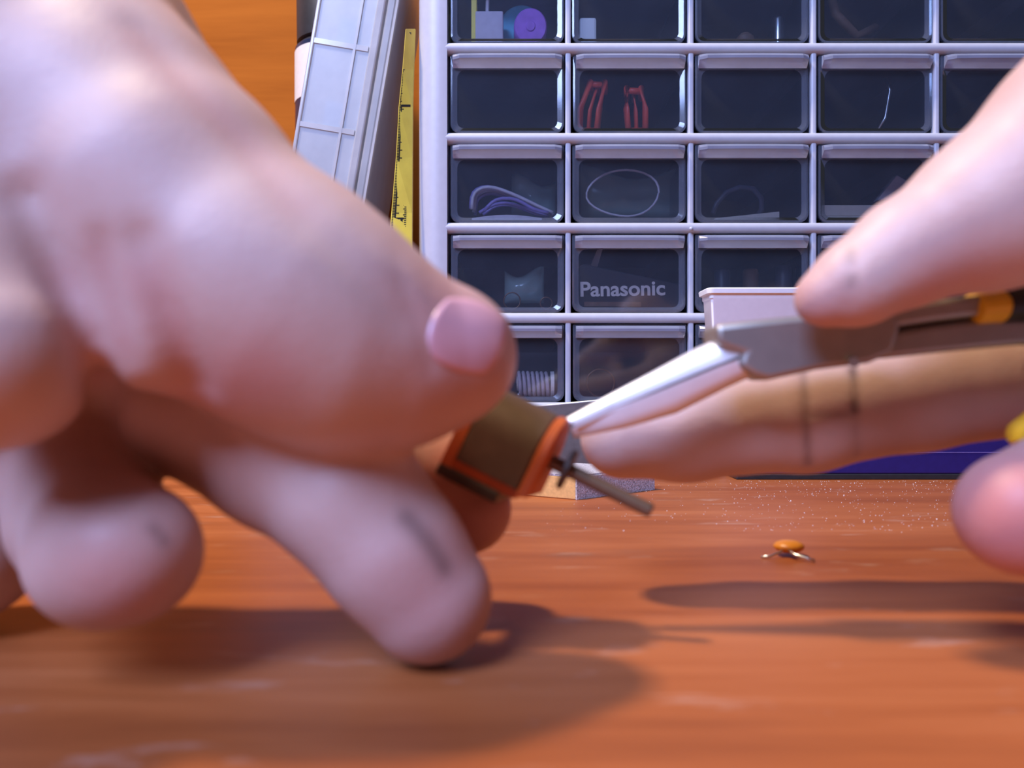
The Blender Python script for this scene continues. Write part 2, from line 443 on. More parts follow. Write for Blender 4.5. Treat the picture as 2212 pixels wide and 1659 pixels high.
o = MB().tube([P(1790, -30, Y + 12), P(1805, 30, Y + 10), P(1850, 78, Y + 8), P(1890, 60, Y + 14)], 2.2).build('brown_cable', M['umber'], smooth=True); tag(o, 'faint brown cable curled in the fourth top-row drawer', 'cable')
# --- row 1: two red clips
Y = 384.0; zf = dfloor(1)
for (pts, lab) in (([(1272, 283), (1276, 235), (1292, 176)], 'red slotted plastic clip leaning in a second-row drawer, left of two'), ([(1377, 283), (1375, 235), (1371, 190)], 'red slotted plastic clip standing upright in a second-row drawer, right of two')):
    o = empty('red_clip', (dx(pts[0][0], Y), Y, zf))
    for s_, wd in ((-22, 4.3), (0, 3.0), (19, 4.2)):
        path = []
        for (px, py), bul in zip(pts, (0.9, 1.0, 0.75)):
            path.append((dx(px + s_ * bul, Y), Y + (3 if s_ == 0 else 0), max(zf + 1.6, dz(py, Y))))
        path.append((path[-1][0] + 1, path[-1][1] + 7, path[-1][2] - 3))
        MB().tube(path, wd * 0.36, 8).build('prong', M['red'], o, smooth=True)
    MB().tube([(dx(pts[0][0] - 22, Y), Y + 2, zf + 2.0), (dx(pts[0][0] + 20, Y), Y + 2, zf + 2.0)], 1.6, 8).build('foot', M['red'], o, smooth=True)
    MB().tube([(dx(pts[2][0] - 15, Y), Y + 1.2, dz(pts[2][1] + 4, Y)), (dx(pts[2][0] + 14, Y), Y + 1.2, dz(pts[2][1] + 6, Y))], 1.6, 8).build('bridge', M['red'], o, smooth=True)
    settle(o); tag(o, lab, 'clip')
o = MB().tube([P(1915, 170, Y + 6), P(1922, 195, Y + 4), P(1912, 255, Y + 6), (dx(1900, Y), Y + 6, zf + 1.2)], 0.8).build('bent_pin', M['wire'], smooth=True); tag(o, 'thin bent metal pin in the fourth second-row drawer', 'pin')
# --- row 2
Y = 386.0; zf = dfloor(2)
wr = empty('wire_bundle', (dx(1105, Y), Y, zf))
for k in range(9):
    a = random.uniform(-6, 6); b_ = random.uniform(-5, 5); yy = Y + k * 1.6
    pts = [(1020 + a, 448 + b_), (1022 + a, 410 + b_), (1055 + a, 396 + b_), (1105 + a, 412 + b_ * 1.2), (1160, 440 + b_), (1195 + a * .5, 458)]
    if k % 3 == 0: pts = [(1040 + a, 455), (1070, 432 + b_), (1110 + a, 432 + b_), (1150, 452), (1185, 460)]
    pp = []
    for i in range(len(pts) - 1):
        for t in (0, .33, .66): pp.append(np.array(pts[i]) * (1 - t) + np.array(pts[i + 1]) * t)
    pp.append(np.array(pts[-1]))
    for _ in range(2): pp = [pp[0]] + [(pp[i - 1] + pp[i] * 2 + pp[i + 1]) / 4 for i in range(1, len(pp) - 1)] + [pp[-1]]
    MB().tube([(dx(q[0], Y), yy, max(zf + 1, dz(q[1], Y))) for q in pp], 0.85, 8).build('strand', M['pale_wire' if k % 3 == 1 else 'violet_wire'], wr, smooth=True)
settle(wr); tag(wr, 'tangled bundle of violet and pale wires in a third-row drawer', 'wires')
mb = MB(); rings = []
for k in range(7):
    t = k / 6.0; rings.append([(dx(1020 + 150 * t, Y), Y - 4 + dy, zf + 0.2 + (1.2 + 1.6 * math.sin(math.pi * t)) * h) for dy, h in ((0, 0), (0, 1), (6, 1.4), (6, 0))])
o = mb.loft(rings).build('white_slip', M['pale_wire']); tag(o, 'pale flat slip lying under the violet wires', 'slip')


def crumple(name, px0, px1, py0, py1, Y, mat, label, cat, seed=0, depth=7.0):
    """a crumpled bag: closed wavy pillow"""
    rnd = random.Random(seed); n, m_ = 9, 7; front = []; back = []
    for j in range(m_ + 1):
        for i in range(n + 1):
            u, v = i / n, j / m_; edge = math.sin(math.pi * u) ** .5 * math.sin(math.pi * v) ** .5
            x = dx(px0 + (px1 - px0) * u, Y) + rnd.uniform(-1, 1) * edge; z = dz(py1 + (py0 - py1) * v * (0.85 + 0.15 * math.sin(5 * u + seed)), Y)
            front.append((x, Y - depth / 2 * edge + rnd.uniform(-1.1, 1.1) * edge, z)); back.append((x, Y + 0.3 + depth / 2 * edge, z))
    k = len(front); f = []
    for j in range(m_):
        for i in range(n):
            a = j * (n + 1) + i
            f.append((a, a + 1, a + n + 2, a + n + 1)); f.append((k + a, k + a + n + 1, k + a + n + 2, k + a + 1))
    ring = [i for i in range(n + 1)] + [j * (n + 1) + n for j in range(1, m_ + 1)] + [m_ * (n + 1) + i for i in range(n - 1, -1, -1)] + [j * (n + 1) for j in range(m_ - 1, 0, -1)]
    for a, b_ in zip(ring, ring[1:] + ring[:1]): f.append((a, b_, k + b_, k + a))
    o = MB().add(front + back, f).build(name, mat, smooth=True); tag(o, label, cat); return o


crumple('poly_bag', 1105, 1200, 375, 470, 407, M['bag'], 'pale green plastic bag behind the violet wires', 'bag', 1)
crumple('poly_bag', 1255, 1475, 352, 470, 409, M['bag'], 'pale green plastic bag behind the clear loop in the third row', 'bag', 2)
lo = []
for k in range(26):
    t = 2 * math.pi * k / 26; px = 1345 + 78 * math.cos(t) * (1 + 0.06 * math.sin(2 * t)); py = 417 - 52 * math.sin(t) * (1 + 0.1 * math.cos(t))
    lo.append((dx(px, 387), 387 + 2 * math.sin(t), max(zf + 0.8, dz(py, 387))))
o = MB().tube(lo, 0.55, 8, closed=True).build('clear_loop', M['pale_wire'], smooth=True); tag(o, 'thin pale loop of line standing in a third-row drawer', 'loop')
lo = [(dx(px, 388), 388 + i * .6, max(zf + 1.4, dz(py, 388))) for i, (px, py) in enumerate([(1540, 462), (1548, 440), (1570, 415), (1600, 402), (1630, 405), (1648, 425), (1650, 450), (1640, 464)])]
o = MB().tube(lo, 1.3, 8).build('cable_loop', M['cable'], smooth=True); tag(o, 'dark cable bent into an arch in the third drawer of the third row', 'cable')
mb = MB().prism([(dx(1540, 382), 382, zf + .2), (dx(1684, 382), 382, zf + .2), (dx(1684, 382), 382, zf + 4.6), (dx(1545, 382), 382, zf + 1.4)], (0, 0, 0), (0, 9, 0))
o = mb.build('white_wedge', M['ivory'], bevel=0.3); tag(o, 'pale wedge-shaped strip lying in front of the dark cable arch', 'strip')
o = MB().box(dx(1776, 383), dx(1990, 383), 383, 395, zf + .1, zf + 2.6).build('ivory_bar', M['ivory'], bevel=0.4); tag(o, 'lower of two ivory bars stacked in the fourth third-row drawer', 'bar')
o = MB().box(dx(1776, 383), dx(1985, 383), 383.5, 395, zf + 2.7, zf + 8.0).build('ivory_bar', M['ivory'], bevel=0.4); tag(o, 'upper, thicker of two ivory bars stacked in a third-row drawer', 'bar')
mb = MB().prism([P(1895, 432, 398), P(1938, 378, 398), P(1990, 408, 398), P(1990, 432, 398)], (0, 0, 0), (0, 5, 0))
o = mb.build('folded_card', M['pinkgrey'], bevel=0.3); tag(o, 'pinkish folded card sticking up behind the ivory bars', 'card')
# --- row 3
zf = dfloor(3)
crumple('poly_bag', 1090, 1175, 575, 655, 398, M['bag'], 'pale cyan plastic bag in the fourth-row drawer left of the lettered box', 'bag', 3, 9)
for px, py, rp, lab in ((1180, 657, 13, 'small pale ring at the right of the fourth-row leftmost drawer'), (1106, 652, 18, 'larger thin ring in the middle of the fourth-row leftmost drawer')):
    Yr = 383.5; r_ = rp * Yr / F; cz = zf + r_ + .4
    o = MB().tube([(dx(px, Yr) + r_ * math.cos(2 * math.pi * k / 20), Yr, cz + r_ * math.sin(2 * math.pi * k / 20)) for k in range(20)], 0.35, 6, closed=True).build('ring', M['shaft'], smooth=True); tag(o, lab, 'ring')
bx = empty('lettered_box', (dx(1350, 382), 392, zf))
A_, B_ = (dx(1243, 382), 384.5), (dx(1478, 382), 384.5)
MB().prism([(dx(1246, 383), 383, zf + .1), (dx(1470, 383), 383, zf + .1), (dx(1474, 383), 383, dz(615, 383)), (dx(1262, 383), 383, dz(570, 383)), (dx(1252, 383), 383, dz(575, 383))], (0, 0, 0), (0, 16, 0)).build('carton', M['black_card'], bx, bevel=0.5)
MB().box(dx(1262, 382.6), dx(1385, 382.6), 382.6, 382.95, dz(662, 382.6), dz(652, 382.6)).build('stripe', M['umber'], bx)
fc = bpy.data.curves.new('lettering', 'FONT'); fc.body = 'Panasonic'; fc.size = 0.0102; fc.extrude = 0.0001; fc.offset = 0.00022
fo = bpy.data.objects.new('lettering', fc); COL.objects.link(fo)
bpy.context.view_layer.update()
tm = bpy.data.meshes.new_from_object(fo.evaluated_get(bpy.context.evaluated_depsgraph_get()))
bpy.data.objects.remove(fo)
co = np.array([v.co[:] for v in tm.vertices]); wd = co[:, 0].max() - co[:, 0].min()
want = (dx(1437, 382.7) - dx(1254, 382.7)) * S; k = want / wd
for v in tm.vertices: v.co = Vector(((v.co.x - co[:, 0].min()) * k, v.co.y * (0.0068 / 0.0075) * 1.06, v.co.z))
tl = link('lettering', tm, M['print'], bx); tl.rotation_euler = (math.pi / 2, math.radians(-1.0), 0)
tl.location = (dx(1254, 382.7) * S, 0.3827, dz(640, 382.7) * S)
settle(bx); tag(bx, 'black carton with pale lettering inside a clear fourth-row drawer', 'box')
o = MB().prism([P(1275, 575, 403), P(1290, 540, 403), P(1302, 537, 403), P(1290, 578, 403)], (0, 0, 0), (0, 1.2, 0)).build('white_tag', M['paper']); tag(o, 'white paper tag poking up behind the black lettered carton', 'tag')
for i, px in enumerate((1560, 1628, 1692)):
    o = MB().lathe((dx(px, 396), 396 + (i % 2) * 5, zf), [(3.6, 0), (3.9, .5), (3.9, 20 + i % 3), (3.2, 21 + i % 3)]).build('brown_cylinder', M['umber'] if i % 2 else M['cable']); autosmooth(o)
    tag(o, ('leftmost', 'brown middle', 'rightmost')[i] + ' of three upright cylinders in the drawer above the white tub', 'cylinder', 'cylinders in the drawer above the tub')
# --- row 4: coil, ring
zf = dfloor(4)
cp = []
ax0 = np.array([dx(1118, 385), 386, zf + 7.0]); ax1 = np.array([dx(1186, 385), 384, zf + 6.6])
for k in range(7 * 16 + 1):
    t = k / (7 * 16.0); c_ = ax0 * (1 - t) + ax1 * t; a = 2 * math.pi * 7 * t
    cp.append(c_ + np.array([0, 5.2 * math.cos(a), 5.4 * math.sin(a)]))
o = empty('coil', (ax0[0] + 7, 386, zf)); MB().tube(cp, 0.85, 8).build('winding', M['pale_wire'], o, smooth=True)
MB().tube([ax1 + np.array([0.6, 0, 0]), ax1 + np.array([2.2, 0, 0])], 6.2, 24).build('flange', M['white'], o)
MB().tube([ax0, ax1], 3.6, 20).build('core', M['ivory'], o); settle(o)
tag(o, 'white ribbed coil with an end flange in the lowest-row drawer by the thumb', 'coil')
MBs = MB().sphere(P(1120, 853, 382.5), 1.1).build('steel_ball', M['glint'], smooth=True); tag(MBs, 'tiny shiny steel ball beside the white coil', 'ball')
r_ = 30 * 384 / F; cz = zf + r_ + .5
o = MB().tube([(dx(1297, 384) + r_ * math.cos(2 * math.pi * k / 28), 384 + .5 * math.sin(2 * math.pi * k / 28), cz + r_ * math.sin(2 * math.pi * k / 28)) for k in range(28)], 0.45, 6, closed=True).build('thin_ring', M['shaft'], smooth=True); tag(o, 'thin brown ring standing in the lowest-row drawer behind the plier jaws', 'ring')

# ------------------------------------------------------------------ leaning translucent case, tape, can, paper left of the cabinet
case = empty('parts_case', (-86, 390, 0))
CW, CH, CDp = 28.0, 275.0, 70.0
body = MB(); t_ = 1.4
body.box(-CW, 0, 0, t_, 0, CH).box(-CW, 0, CDp - t_, CDp, 0, CH).box(-CW, -CW + t_, t_, CDp - t_, 0, CH).box(-CW + t_, 0, t_, CDp - t_, 0, t_).box(-CW + t_, 0, t_, CDp - t_, CH - t_, CH)
bo = body.build('body', M['milky'], case)
for k in range(1, 7):
    zz = 40.2 * k - 6.0
    MB().box(-CW + t_, -0.5, -0.6, CDp - t_, zz, zz + 2.4).build('compartment_wall', M['milky2'], case)
MB().box(-7.6, -6.4, -0.7, 0.1, 2, CH - 2).build('rib', M['milky2'], case)
MB().box(-CW - 0.2, -CW + 1.6, -0.8, 1.0, 1, CH - 1).build('edge_bead', M['milky2'], case, bevel=0.5)
MB().box(0.1, 4.2, -1.5, CDp + 1.5, -0.5, CH + 1).build('rim_flange', M['milky2'], case, bevel=0.8)
MB().box(5.0, 9.0, -1.0, CDp + 1, -0.5, CH + 1).build('lid', M['milky'], case, bevel=0.8)
MB().box(9.1, 10.2, -1.8, 0.6, -0.5, CH + 1).build('lid_edge', M['milky2'], case)
case.location = Vector((-100.5, 379, 7.5)) * S; case.rotation_euler = (0, math.radians(9.6), 0)
tag(case, 'milky translucent compartment case leaning against the cabinet', 'case')
bpy.context.view_layer.update()
for k, nm in ((4, 'third'), (5, 'second'), (3, 'fourth')):
    o = MB().box(-17, -8.5, 2.0, 18, 40.2 * k - 4.2, 40.2 * k + 9.0).build('grey_blue_block', M['greyblue'], bevel=0.6)
    o.matrix_world = case.matrix_world.copy()
    tag(o, {4: 'grey-blue block lying in the middle visible compartment of the leaning case', 5: 'grey-blue block lying in the uppermost visible compartment of the leaning case', 3: 'grey-blue block in the compartment of the leaning case nearest the hand'}[k], 'block')

tp = empty('measuring_tape', P(842, 1045, 362)); st = []
keys = [(62, 877, 896, 372.5, 0), (150, 870, 893, 372, 0), (230, 862, 891, 371, 0), (340, 856, 890.5, 369.5, 0), (460, 846, 890, 368, 0), (580, 835, 889.5, 366, 0), (800, 818, 884, 363.5, 0), (1042, 800, 876, 361, 0)]
vs = []; fs = []
for py, xl, xr, Z, _ in keys:
    a = P(xl, py, Z); b_ = P(xr, py, Z + 6 - 0.004 * (py - 62)); a[2] = max(a[2], 0.2); b_[2] = max(b_[2], 0.2)
    for q in (a, b_, b_ + np.array([0.3, 0.9, 0]), a + np.array([-0.3, 0.9, 0])): vs.append(q)
rings = [vs[i * 4:i * 4 + 4] for i in range(len(keys))]
MB().loft(rings).build('blade', M['tape'], tp)
tk = MB()


def tape_pt(py, u, off=0.0):
    for (p0, l0, r0, z0, _), (p1, l1, r1, z1, _) in zip(keys, keys[1:]):
        if p0 <= py <= p1:
            t = (py - p0) / (p1 - p0); xl = l0 + (l1 - l0) * t; xr = r0 + (r1 - r0) * t; Z = z0 + (z1 - z0) * t
            a = P(xl, py, Z); b_ = P(xr, py, Z + 6 - 0.004 * (py - 62)); return a + (b_ - a) * u + np.array([0, -off, 0])


def tape_quad(pa, pb, u0, u1):
    q = [tape_pt(pa, u0, .12), tape_pt(pa, u1, .12), tape_pt(pb, u1, .12), tape_pt(pb, u0, .12)]
    tk.prism(q, (0, 0, 0), (0, 0.08, 0))


y_ = 150.0
while y_ < 600:
    long_ = int((y_ - 150) / 3.4) % 5 == 0
    tape_quad(y_, y_ + 1.9, 0.03, (0.36 if long_ else 0.22) * (1.0 if y_ > 225 else 0.5)); y_ += 3.4
y_ = 400.0
while y_ < 600:
    tape_quad(y_, y_ + 2.0, 0.62 if int(y_) % 3 else 0.56, 0.72); y_ += 4.2
for pa, pb, u0, u1 in ((226, 560, 0.15, 0.22), (226, 231, 0.15, 0.85), (470, 474, 0.2, 0.6), (474, 505, 0.45, 0.56), (500, 504, 0.2, 0.55), (70, 76, 0.4, 0.62)):
    n_ = max(1, int((pb - pa) / 30))
    for i in range(n_): tape_quad(pa + (pb - pa) * i / n_, pa + (pb - pa) * (i + 1) / n_, u0, u1)
o = tk.build('tick_marks', M['ink'], tp); o['kind'] = 'stuff'
settle(tp); tag(tp, 'yellow measuring tape with black ticks leaning between case and cabinet', 'measuring tape')

cn = empty('spray_can', (-109, 492, 0)); cc = (-109, 492, 0); rr = 24.0
autosmooth(MB().lathe(cc, [(rr - 2, 0), (rr, 1.5), (rr, 246), (rr - 1, 247)], 40).build('can_body', M['can_blue'], cn))
autosmooth(MB().lathe(cc, [(rr + .3, 213), (rr + .3, 243.5)], 40).build('label_band', M['ivory'], cn))
autosmooth(MB().lathe((cc[0], cc[1], 0), [(rr - 1, 247), (rr - 3, 249), (rr - 1, 250), (rr - .6, 290), (rr - 3, 294)], 40).build('cap', M['black'], cn))
settle(cn); tag(cn, 'dark can with a cream label band and black cap behind the leaning case', 'can')
pa = MB().prism([P(230, -200, 539), P(365, -200, 539), P(365, 26, 539), P(230, 26, 539)], (0, 0, 0), (0, 0.6, 0)).build('paper_sheet', M['paper'])
tag(pa, 'white paper sheet on the orange wall above the left hand', 'paper')

# ------------------------------------------------------------------ things standing on the bench behind the pliers
ZB = 350.0
bb = empty('blue_case', (dx(1900, ZB), ZB + 9, 0)); bx0, bx1 = dx(1592, ZB), dx(2290, ZB)
MB().box(bx0, bx1, ZB, ZB + 18, 2.6, 31.5).build('shell', M['blue'], bb, bevel=0.6)
MB().box(bx0 - .3, bx1 + .3, ZB - .3, ZB + 18, 0.05, 2.5).build('base', M['black'], bb, bevel=0.4)
MB().box(bx0 + 45, bx1 - 1, ZB - .25, ZB + .1, 11.9, 12.1).build('seam', M['violet_wire'], bb)
settle(bb); tag(bb, 'low dark blue case with a black base standing behind the pliers', 'case')

ztop = dz(621, ZB); zbt = 31.7
tx0, tx1 = dx(1535, ZB), dx(1775, ZB)


def rr_ring(x0, x1, y0, y1, r, z, n=5):
    out = []
    for cx, cy, a0 in ((x1 - r, y0 + r, -90), (x1 - r, y1 - r, 0), (x0 + r, y1 - r, 90), (x0 + r, y0 + r, 180)):
        for k in range(n + 1):
            a = math.radians(a0 + 90 * k / n); out.append((cx + r * math.cos(a), cy + r * math.sin(a), z))
    return out


prof = [(4.0, zbt), (3.2, zbt + 1), (0.6, ztop - 5.0), (0.1, ztop - 4.4), (0.1, ztop - 2.6), (-1.2, ztop - 2.4), (-1.5, ztop - 0.5), (-1.0, ztop), (0.8, ztop - 0.2), (1.6, ztop - 5), (4.4, zbt + 3)]
tub = autosmooth(MB().loft([rr_ring(tx0 + d, tx1 - d, ZB + 1 + d, ZB + 17.5 - d, 1.6 + max(0, -d), z) for d, z in prof]).build('white_tub', M['white']))
tag(tub, 'white plastic tub with a stepped rim beyond the right thumb', 'tub')
o = MB().sphere((dx(1738, ZB + 8), ZB + 8, ztop - 1.4), 4.6, 20, 12, (1.15, 0.7, 0.8)).build('orange_part', M['ceramic'], smooth=True)
tag(o, 'orange rounded part peeking over the rim of the white tub', 'component')

# tilted steel plate leaning at the cabinet foot
pl = empty('steel_plate', (dx(1300, 366), 366, 0)); Zp = 366.0
poly = [np.array([dx(1060, Zp), Zp, 0.2]), np.array([dx(1545, Zp), Zp, 0.2]), np.array([dx(1545, Zp), Zp, dz(842, Zp)]), np.array([dx(1060, Zp), Zp, dz(889, Zp)])]
MB().prism(poly, (0, 0, 0), (0, 2.0, 0)).build('sheet', M['tin'], pl)
MB().tube([poly[3] + np.array([0, .6, .2]), poly[2] + np.array([0, .6, .2])], 0.6).build('bright_edge', M['tin_edge'], pl, smooth=True)
settle(pl); tag(pl, 'dark grey steel plate with a bright top edge at the cabinet foot', 'plate')

# sanding block
sb = empty('sanding_block', (*P(1280, 1070, 300)[:2], 0))
A2 = np.array([dx(1243, 289), 289.0]); ab = np.array([dx(1411, 317), 317.0]) - A2; L = np.linalg.norm(ab); ab /= L
ad = np.array([-0.86, 0.51]); ad /= np.linalg.norm(ad)
q4 = [A2, A2 + ab * L, A2 + ab * L + ad * 34, A2 + ad * 34]
MB().prism([np.array([*q, 0]) for q in q4], (0, 0, 0.1), (0, 0, 8.2)).build('core', M['sponge'], sb, bevel=0.3)
nrm = np.array([ab[1], -ab[0]])
MB().prism([np.array([*(q + nrm * .05), 0]) for q in (A2, A2 + ab * L, A2 + ab * L + nrm * .7, A2 + nrm * .7)], (0, 0, 0.1), (0, 0, 8.3)).build('grit_side', M['grit'], sb)
MB().prism([np.array([*q, 0]) for q in q4], (0, 0, 8.25), (0, 0, 8.9)).build('grit_top', M['grit'], sb)
settle(sb); tag(sb, 'small sanding block with speckled grey grit and an orange-yellow end', 'sanding block')

# ceramic capacitor lying on the bench
cpz = 195.0
ca = empty('disc_capacitor', (dx(1703, cpz), cpz, 0))
MB().sphere((dx(1704, cpz), cpz, 2.3), 3.7, 20, 12, (1.0, 0.9, 0.42)).build('disc', M['ceramic'], ca, smooth=True)
MB().tube([(dx(1690, cpz), cpz - 1.5, 2.0), (dx(1678, cpz), cpz - 2.5, 1.4), (dx(1655, cpz), cpz - 3, 0.5), (dx(1636, cpz), cpz - 3, 0.35)], 0.3, 8).build('lead', M['wire'], ca, smooth=True)
MB().tube([(dx(1694, cpz), cpz - 2.5, 2.0), (dx(1702, cpz), cpz - 5.0, 1.3), (dx(1722, cpz), cpz - 6.5, 0.8), (dx(1735, cpz), cpz - 7.5, 0.4)], 0.35, 8).build('lead', M['wire'], ca, smooth=True)
settle(ca); tag(ca, 'orange ceramic disc capacitor with two wire leads lying on the bench', 'capacitor')

# dust and filings on the far part of the bench
du = MB()
for k in range(900):
    Z = 345 - 120 * random.random() ** 1.5; px = random.uniform(1180, 2300)
    if random.random() < 0.5: px = random.uniform(1600, 2300)
    x = dx(px, Z); r = random.uniform(0.06, 0.17) * (1.6 if random.random() < 0.05 else 1)
    a = random.uniform(0, 6.28)
    du.prism([(x + r * math.cos(a + t), Z + r * math.sin(a + t), 0.01) for t in (0, 2.1, 4.2)], (0, 0, 0), (0, 0, r * 1.1))
o = du.build('bench_dust', M['dust']); tag(o, 'pale specks of dust scattered over the far bench top', 'dust', kind='stuff')

# ------------------------------------------------------------------ hands: smooth-blended volumes turned into one surface
def seg_d(p, a, b, ra, rb):
    ab = b - a; t = np.clip(((p - a) @ ab) / (ab @ ab + 1e-9), 0, 1)
    return np.linalg.norm(p - a - t[:, None] * ab, axis=1) - (ra + (rb - ra) * t)


def smin(a, b, k):
    h = np.maximum(k - np.abs(a - b), 0) / k
    return np.minimum(a, b) - h * h * k * 0.25


def poly_dist(p, pts):
    d = np.full(len(p), 1e9)
    for a, b in zip(pts, pts[1:]): d = np.minimum(d, seg_d(p, a, b, 0, 0))
    return d


def raycast(fn, px, py, z0=40.0):
    d = P(px, py, 1.0) - P(px, py, 0.0); o = np.array([0, 0, CAMZ]); t = np.array(z0)
    d = np.array([(px - CX) / F, 1.0, -(py - CY) / F]); ln = np.linalg.norm(d); tt = z0
    for _ in range(200):
        q = fn((o + d * tt)[None])[0]
        if q < 0.02: break
        tt += q * 0.7 / ln
    return o + d * tt


class Body:
    def __init__(s): s.chains = []; s.marks = []

    def chain(s, pts, k=4.0, flat=None):
        """pts: (px, py, Z, radius in px) or (x, y, z, r) in mm with a fifth True"""
        out = []
        for q in pts:
            if len(q) == 5: out.append((np.array(q[:3], float), q[3]))
            else: out.append((P(q[0], q[1], q[2]), R(q[3], q[2])))
        s.chains.append((out, k))

    def spots(s, pts):
        """pixels -> points of the surface seen there"""
        pts = [np.array(q[:2], float) for q in pts]; out = []
        if len(pts) == 1: return [raycast(s, *pts[0])]
        for a, b in zip(pts, pts[1:]):
            m = max(1, int(np.linalg.norm(b - a) / 45))
            out += [raycast(s, *(a + (b - a) * i / m)) for i in range(m)]
        return out + [raycast(s, *pts[-1])]

    def mark(s, pts, amp, width):
        keep = s.marks; s.marks = []; q = s.spots(pts); s.marks = keep + [(q, amp, width)]

    def __call__(s, p):
        d = None
        for out, k in s.chains:
            e = None
            if len(out) == 1: e = np.linalg.norm(p - out[0][0], axis=1) - out[0][1]
            for (a, ra), (b, rb) in zip(out, out[1:]):
                q = seg_d(p, a, b, ra, rb); e = q if e is None else smin(e, q, 3.0)
            d = e if d is None else smin(d, e, k)
        for pts, amp, width in s.marks:
            near = np.abs(d) < 4.0
            if near.any():
                dd = poly_dist(p[near], pts); d[near] += amp * np.exp(-(dd / width) ** 2)
        return d

    def bounds(s):
        lo = np.min([c - r for ch, _ in s.chains for c, r in ch], axis=0) - 3; hi = np.max([c + r for ch, _ in s.chains for c, r in ch], axis=0) + 3
        return lo, hi


def surface(fn, lo, hi, h):
    """naive surface nets"""
    n = np.ceil((hi - lo) / h).astype(int) + 1
    gx, gy, gz = [lo[i] + h * np.arange(n[i]) for i in range(3)]
    # coarse pass to skip empty space
    val = np.full(tuple(n), 5.0, dtype=np.float32)
    B = 8
    cen = []; idx = []
    for i in range(0, n[0], B):
        for j in range(0, n[1], B):
            for k in range(0, n[2], B):
                idx.append((i, j, k)); cen.append((lo[0] + h * (i + B / 2), lo[1] + h * (j + B / 2), lo[2] + h * (k + B / 2)))
    dc = fn(np.array(cen)); rad = h * B * 0.5 * 1.75 + 1.0
    todo = []

    def run():
        if not todo: return
        got = fn(np.concatenate([q for _, q, _ in todo])); at = 0
        for sl, q, shp in todo: val[sl] = got[at:at + len(q)].reshape(shp); at += len(q)
        todo.clear()
    for (i, j, k), d in zip(idx, dc):
        sl = (slice(i, min(i + B, n[0])), slice(j, min(j + B, n[1])), slice(k, min(k + B, n[2])))
        if abs(d) > rad: val[sl] = math.copysign(5.0, d); continue
        X, Y, Z = np.meshgrid(gx[sl[0]], gy[sl[1]], gz[sl[2]], indexing='ij')
        todo.append((sl, np.stack([X.ravel(), Y.ravel(), Z.ravel()], 1), X.shape))
        if len(todo) >= 24: run()
    run()
    sgn = val < 0
    m = np.array(val.shape) - 1
    acc = np.zeros((*m, 3), np.float32); cnt = np.zeros(m, np.float32)
    corners = [(a, b, c) for a in (0, 1) for b in (0, 1) for c in (0, 1)]

    def sub(A, c): return A[c[0]:c[0] + m[0], c[1]:c[1] + m[1], c[2]:c[2] + m[2]]
    for c in corners:
        for ax in range(3):
            if c[ax] == 0:
                c2 = list(c); c2[ax] = 1
                v0, v1 = sub(val, c), sub(val, c2); cr = (v0 < 0) != (v1 < 0)
                den = np.where(cr, v0 - v1, 1.0); t = np.where(cr, v0 / den, 0)
                for k in range(3):
                    acc[..., k] += np.where(cr, (t if k == ax else c[k]), 0)
                cnt += cr
    act = cnt > 0
    ids = np.full(tuple(m), -1, int); ids[act] = np.arange(act.sum())
    ijk = np.argwhere(act)
    verts = lo + h * (ijk + acc[act] / cnt[act][:, None])
    faces = []
    for ax in range(3):
        o1, o2 = [(1, 2), (2, 0), (0, 1)][ax]
        s0 = sgn; lo_i = [slice(None)] * 3; hi_i = [slice(None)] * 3; lo_i[ax] = slice(0, -1); hi_i[ax] = slice(1, None)
        a, b = s0[tuple(lo_i)], s0[tuple(hi_i)]; e = np.argwhere(a != b)
        e = e[(e[:, o1] > 0) & (e[:, o2] > 0) & (e[:, o1] < m[o1]) & (e[:, o2] < m[o2])]
        flip = a[tuple(e.T)]
        def at(d1, d2):
            q = e.copy(); q[:, o1] -= d1; q[:, o2] -= d2; return ids[tuple(q.T)]
        f = np.stack([at(1, 1), at(0, 1), at(0, 0), at(1, 0)], 1)
        f[~flip] = f[~flip][:, ::-1]; faces.append(f)
    return verts, np.concatenate(faces)


def body_mesh(name, fn, h, parent, flush_and_shade=(), dirt_and_creases=()):
    lo, hi = fn.bounds(); v, f = surface(fn, lo, hi, h)
    me = bpy.data.meshes.new(name); me.from_pydata((v * S).tolist(), [], f.tolist()); me.update()
    # two gentle relaxations towards the neighbours
    ed = np.array([e.vertices[:] for e in me.edges])
    for _ in range(3):
        acc = np.zeros_like(v); c = np.zeros(len(v))
        for a, b in ((0, 1), (1, 0)):
            np.add.at(acc, ed[:, a], v[ed[:, b]]); np.add.at(c, ed[:, a], 1)
        v = v * 0.5 + 0.5 * acc / np.maximum(c, 1)[:, None]
    me.vertices.foreach_set('co', (v * S).ravel())
    for nm, items in (('flush_and_shade', flush_and_shade), ('dirt_and_creases', dirt_and_creases)):
        at = me.attributes.new(nm, 'FLOAT', 'POINT'); val = np.zeros(len(v))
        for pts, width, amt in items:
            q = fn.spots(pts); d = poly_dist(v, q) if len(q) > 1 else np.linalg.norm(v - q[0], axis=1)
            val = np.maximum(val, amt * np.exp(-(d / width) ** 2))
        at.data.foreach_set('value', val.astype(np.float32))
    me.update()
    return link(name, me, M['skin'], parent, smooth=True)


